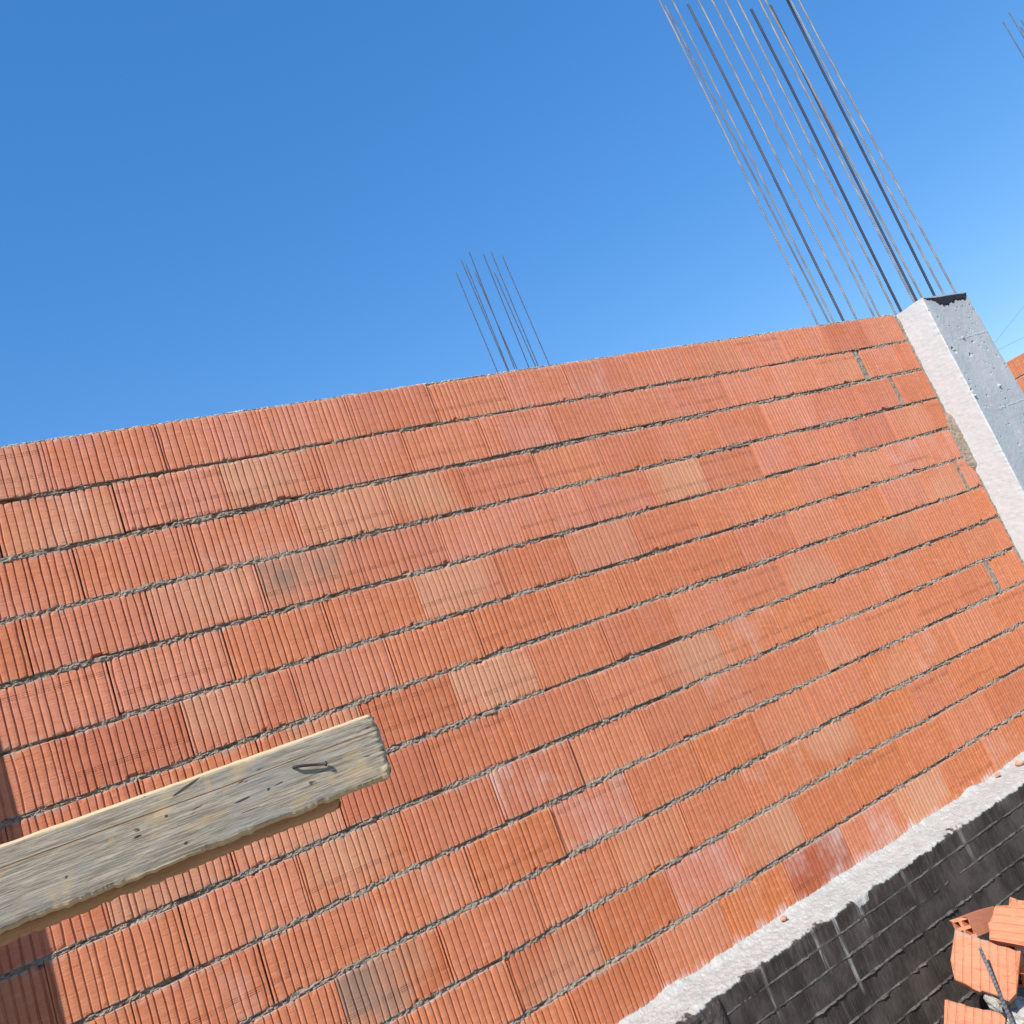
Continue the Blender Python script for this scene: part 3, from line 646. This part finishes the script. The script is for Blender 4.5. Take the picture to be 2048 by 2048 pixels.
# ------------------------------------------------------------------ broken bricks at the foot of the wall
def frame(o, loc, u, v):
    u = Vector(u).normalized(); v = Vector(v); v = (v - u * v.dot(u)).normalized(); w = u.cross(v)
    Mx = Matrix.Identity(4)
    for i in range(3): Mx[i][0] = u[i]; Mx[i][1] = -w[i]; Mx[i][2] = v[i]; Mx[i][3] = loc[i]
    o.matrix_world = Mx
def fluted_slab(outline, th, ng, seed, axis='v'):
    """flat fragment: a convex outline in (u, v), flutes along v, depth th (local +y is away from the viewer)"""
    O = np.array(outline, float)
    if axis == 'u': O = O[:, ::-1] * [1, 1]
    u0, u1 = O[:, 0].min(), O[:, 0].max()
    g = u0 + (np.arange(ng) + .5) / ng * (u1 - u0); us = [u0 + 1e-4]; dp = [0.]
    for x in g:
        for a, d in ((-.0032, 0), (-.001, .0032), (.001, .0032), (.0032, 0)): us.append(x + a); dp.append(d)
    us.append(u1 - 1e-4); dp.append(0.)
    us = np.array(us); dp = np.array(dp); R_ = np.concatenate([[0, .02], np.linspace(.07, .93, 20), [.98, 1]]); n, m = len(us), 24
    lo = np.full(n, 1e9); hi = np.full(n, -1e9)
    for (a, b), (c, d) in zip(O, np.roll(O, -1, 0)):
        if abs(a - c) < 1e-9: continue
        t = (us - a) / (c - a); ok = (t >= 0) & (t <= 1); y = b + t * (d - b)
        lo[ok] = np.minimum(lo[ok], y[ok]); hi[ok] = np.maximum(hi[ok], y[ok])
    lo = lo + .010 * fbm(us * 55, us * 0, seed, 4); hi = hi + .007 * fbm(us * 55, us * 0, seed + 1, 4)
    U = np.repeat(us[:, None], m, 1); W = lo[:, None] + (hi - lo)[:, None] * R_[None]
    Yv = dp[:, None] + .003 * fbm(U * 14, W * 14, seed + 2, 2) + .014 * np.clip(fbm(U * 38, W * 38, seed + 4, 3) - .18, 0, 1) + .004 * (np.minimum(R_, 1 - R_)[None] < .01)
    if axis == 'u': U, W = W, U
    V = np.stack([U, Yv, W], -1).reshape(-1, 3)
    loop = [i * m for i in range(n)] + [(n - 1) * m + j for j in range(1, m)] + [i * m + m - 1 for i in range(n - 2, -1, -1)] + [j for j in range(m - 2, 0, -1)]
    B = V[loop].copy(); B[:, 1] = th + .008 * fbm(B[:, 0] * 40, B[:, 2] * 40, seed + 3, 2)
    k_ = len(loop); o = len(V); F = [tuple(q) for q in gridf(n, m)]; V = np.vstack([V, B])
    F += [(loop[(i + 1) % k_], loop[i], o + i, o + (i + 1) % k_) for i in range(k_)] + [tuple(o + i for i in range(k_))]
    if axis == 'u': F = [f[::-1] for f in F]
    return mesh('fragment', V, F, CLAY)
def hollow_block(Lx, Hy, Hz, ny, nz, seed, wall_t=.011, ragged=.02):
    """extruded hollow brick: cells run along local x; the -x end is broken"""
    def lines(H_, nn):
        c = (H_ - wall_t * (nn + 1)) / nn; a = [0.]
        for i in range(nn): a += [a[-1] + wall_t, a[-1] + wall_t + c]
        return np.array(a + [H_])
    Ys, Zs = lines(Hy, ny), lines(Hz, nz); V, F = [], []; r = np.random.default_rng(seed); idx = {}
    def vid(i, j, e):
        if (i, j, e) not in idx:
            idx[(i, j, e)] = len(V); V.append(((r.uniform(0, ragged) if e == 0 else Lx), Ys[i], Zs[j]))
        return idx[(i, j, e)]
    solid = lambda i, j: 0 <= i < len(Ys) - 1 and 0 <= j < len(Zs) - 1 and not (i % 2 == 1 and j % 2 == 1)
    for i in range(len(Ys) - 1):
        for j in range(len(Zs) - 1):
            if not solid(i, j): continue
            q = [(i, j), (i + 1, j), (i + 1, j + 1), (i, j + 1)]
            F.append(tuple(vid(a, b, 0) for a, b in q)[::-1]); F.append(tuple(vid(a, b, 1) for a, b in q))
            for (a, b), (c, d), nb_ in ((q[0], q[1], (i, j - 1)), (q[1], q[2], (i + 1, j)), (q[2], q[3], (i, j + 1)), (q[3], q[0], (i - 1, j))):
                if not solid(*nb_): F.append((vid(a, b, 0), vid(c, d, 0), vid(c, d, 1), vid(a, b, 1)))
    return mesh('fragment', V, F, CLAY)

def uv(pts, c, u, v):
    u = Vector(u).normalized(); v = Vector(v).normalized()
    return [((x - c[0]) * u.x + (z - c[2]) * u.z, (x - c[0]) * v.x + (z - c[2]) * v.z) for x, z in pts]
GRP = 'broken bricks heaped at the foot of the wall'
P1 = [(-.1017, .1107), (-.0196, .0942), (.0347, .0891), (.0753, .0828), (.1179, .0771), (.1086, -.0041), (.0969, -.097), (.0772, -.0991), (.0327, -.0902), (-.0075, -.0853), (-.0871, -.0693), (-.1028, -.0621), (-.1153, -.0028), (-.1092, .0561)]
o = tag(obj('brick_fragment', fluted_slab(P1, .09, 8, 501)), 'largest broken brick, upright fluted face with the steel bar leaning on it', 'broken brick', GRP)
frame(o, (2.778, -.519, -2.93), (.464, -.799, -.383), (.631, -.006, .776)); set_brick(o, pink=.35, tan=.5, tan_x=.02)
o = tag(obj('brick_fragment', hollow_block(.24, .075, .075, 2, 2, 503)), 'broken hollow brick lying on the heap with its open cells facing left', 'broken brick', GRP)
frame(o, (2.822, -.50, -2.842), (.93, .22, -.25), (.36, .22, .80)); set_brick(o, pink=.4, tan=.3)
P3 = [(-.0891, -.0877), (-.0819, -.013), (-.073, -.0033), (-.066, .0411), (-.0574, .048), (-.0584, .0649), (.0445, .0657), (.1883, .0625), (.1667, -.0893), (.0264, -.0891)]
o = tag(obj('brick_fragment', fluted_slab(P3, .035, 5, 505, 'u')), 'long fluted brick shell lying across the top of the heap', 'broken brick', GRP)
frame(o, (2.955, -.578, -2.838), (.547, -.767, -.337), (.671, .16, .724)); set_brick(o, pink=.3, tan=.4)
P4 = [(-.0645, -.0146), (-.0568, .0193), (-.0066, .0143), (.0657, .0045), (.0622, -.0535), (-.06, -.05)]
o = tag(obj('brick_fragment', fluted_slab(P4, .05, 6, 507)), 'small fluted brick piece peeping over the back of the heap', 'broken brick', GRP)
frame(o, (3.235, -.443, -2.895), (.542, -.768, -.341), (.674, .155, .722)); set_brick(o, pink=.5, tan=.3)
P5 = [(-.0919, .0629), (.0004, .0632), (.0782, .0629), (.0896, .0565), (.0836, -.22), (-.09, -.24)]
o = tag(obj('brick_fragment', fluted_slab(P5, .10, 7, 509)), 'broken brick lowest on the heap, cut off by the bottom edge of the photo', 'broken brick', GRP)
frame(o, (2.394, -.719, -2.931), (.402, -.834, -.377), (.732, .046, .679)); set_brick(o, pink=.45, tan=.25)
o = tag(obj('brick_fragment', hollow_block(.26, .10, .16, 2, 3, 511)), 'shaded hollow brick at the right edge behind the upright broken brick', 'broken brick', GRP)
frame(o, (3.02, -.44, -3.13), (.82, .12, -.40), (.40, .1, .85)); set_brick(o, pink=.2, deep=.3)

def lump_mesh(sx, sy, sz, seed):
    V, F = [], []
    n, m = 18, 26
    for i in range(n + 1):
        th = math.pi * i / n
        for j in range(m):
            ph = 2 * math.pi * j / m
            d = Vector((math.sin(th) * math.cos(ph), math.sin(th) * math.sin(ph), math.cos(th)))
            r = 1 + .45 * float(fbm(d.x * 1.6 + d.z + 3, d.y * 1.6 - d.z, seed, 3)) + .16 * float(fbm(d.x * 6 + d.z * 4, d.y * 6, seed + 1, 3))
            V.append((d.x * sx * r, d.y * sy * r, d.z * sz * r))
    return mesh('lump', V, [tuple(q) for q in gridf(n + 1, m, True)], LUMP)
for i, (lab, p, s) in enumerate([('small pale concrete lump wedged under the upright broken brick', (2.765, -.50, -3.05), (.028, .03, .04)),
                                 ('biggest pale concrete lump at the foot of the steel bar, by the corner', (2.87, -.49, -3.175), (.085, .07, .075))]):
    tag(obj('concrete_lump', lump_mesh(*s, 600 + i), None, p), lab, 'concrete lump', 'concrete lumps in the rubble')
b0, b1 = Vector((2.755, -.545, -3.16)), Vector((2.728, -.58, -2.847))
for i, (lab, p, u, v, L_) in enumerate([('little brick shard standing at the right edge below the long brick shell', (2.985, -.52, -3.03), (.55, -.75, -.37), (.67, .15, .72), .07),
                                       ('little brick shard lying between the concrete lumps and the upright broken brick', (2.80, -.47, -3.10), (.8, -.5, .2), (.3, .5, .8), .06)]):
    sh = [(0, 0), (-.01, L_ * .7), (.03, L_), (L_ * .9, L_ * .75), (L_, .01)]
    o = tag(obj('brick_fragment', fluted_slab(sh, .02, 3, 520 + i)), lab, 'broken brick', GRP); frame(o, p, u, v); set_brick(o, pink=.4, tan=.2)
o = tag(obj('steel_bar', rebar_mesh(.0058, .0076, .008, LBAR * .11), None, b0), 'short ribbed steel bar leaning against the upright broken brick', 'steel bar')
o.rotation_euler = (b1 - b0).to_track_quat('Z', 'Y').to_euler(); o['dark'] = .1
# crumbs on the ledge
for i, (lab, p, s, dk) in enumerate([('small red brick chip on the white ledge, middle one of the three chips', (3.962, -.03, -2.583), .011, 0), ('orange brick chip farthest right on the white ledge, largest of the three chips', (4.131, -.05, -2.584), .016, 0),
                                     ('sandy tan chip on the white ledge, lowest of the three chips', (2.358, -.04, -2.583), .011, .8)]):
    me = lump_mesh(s * 1.5, s, s * .8, 640 + i); me.materials[0] = CLAY
    o = tag(obj('brick_chip', me, None, p), lab, 'brick chip', 'brick chips on the ledge'); set_brick(o, tan=dk, pink=.2)
# overhead wires far off to the right
for lab, a, b in (('upper of two faint overhead wires right of the column', (54.97, 25, 8.94), (59.33, 25, 10.67)), ('lower of two faint overhead wires right of the column', (54.8, 25, 8.2), (57.42, 25, 8.54))):
    a, b = Vector(a), Vector(b); d = b - a
    tag(tube('overhead_wire', [a - d * 1.2 + Vector((0, 0, -.1)), a, (a + b) / 2, b, b + d * 4], [.011] * 5, STEEL, None, 5), lab, 'wire', 'overhead wires')
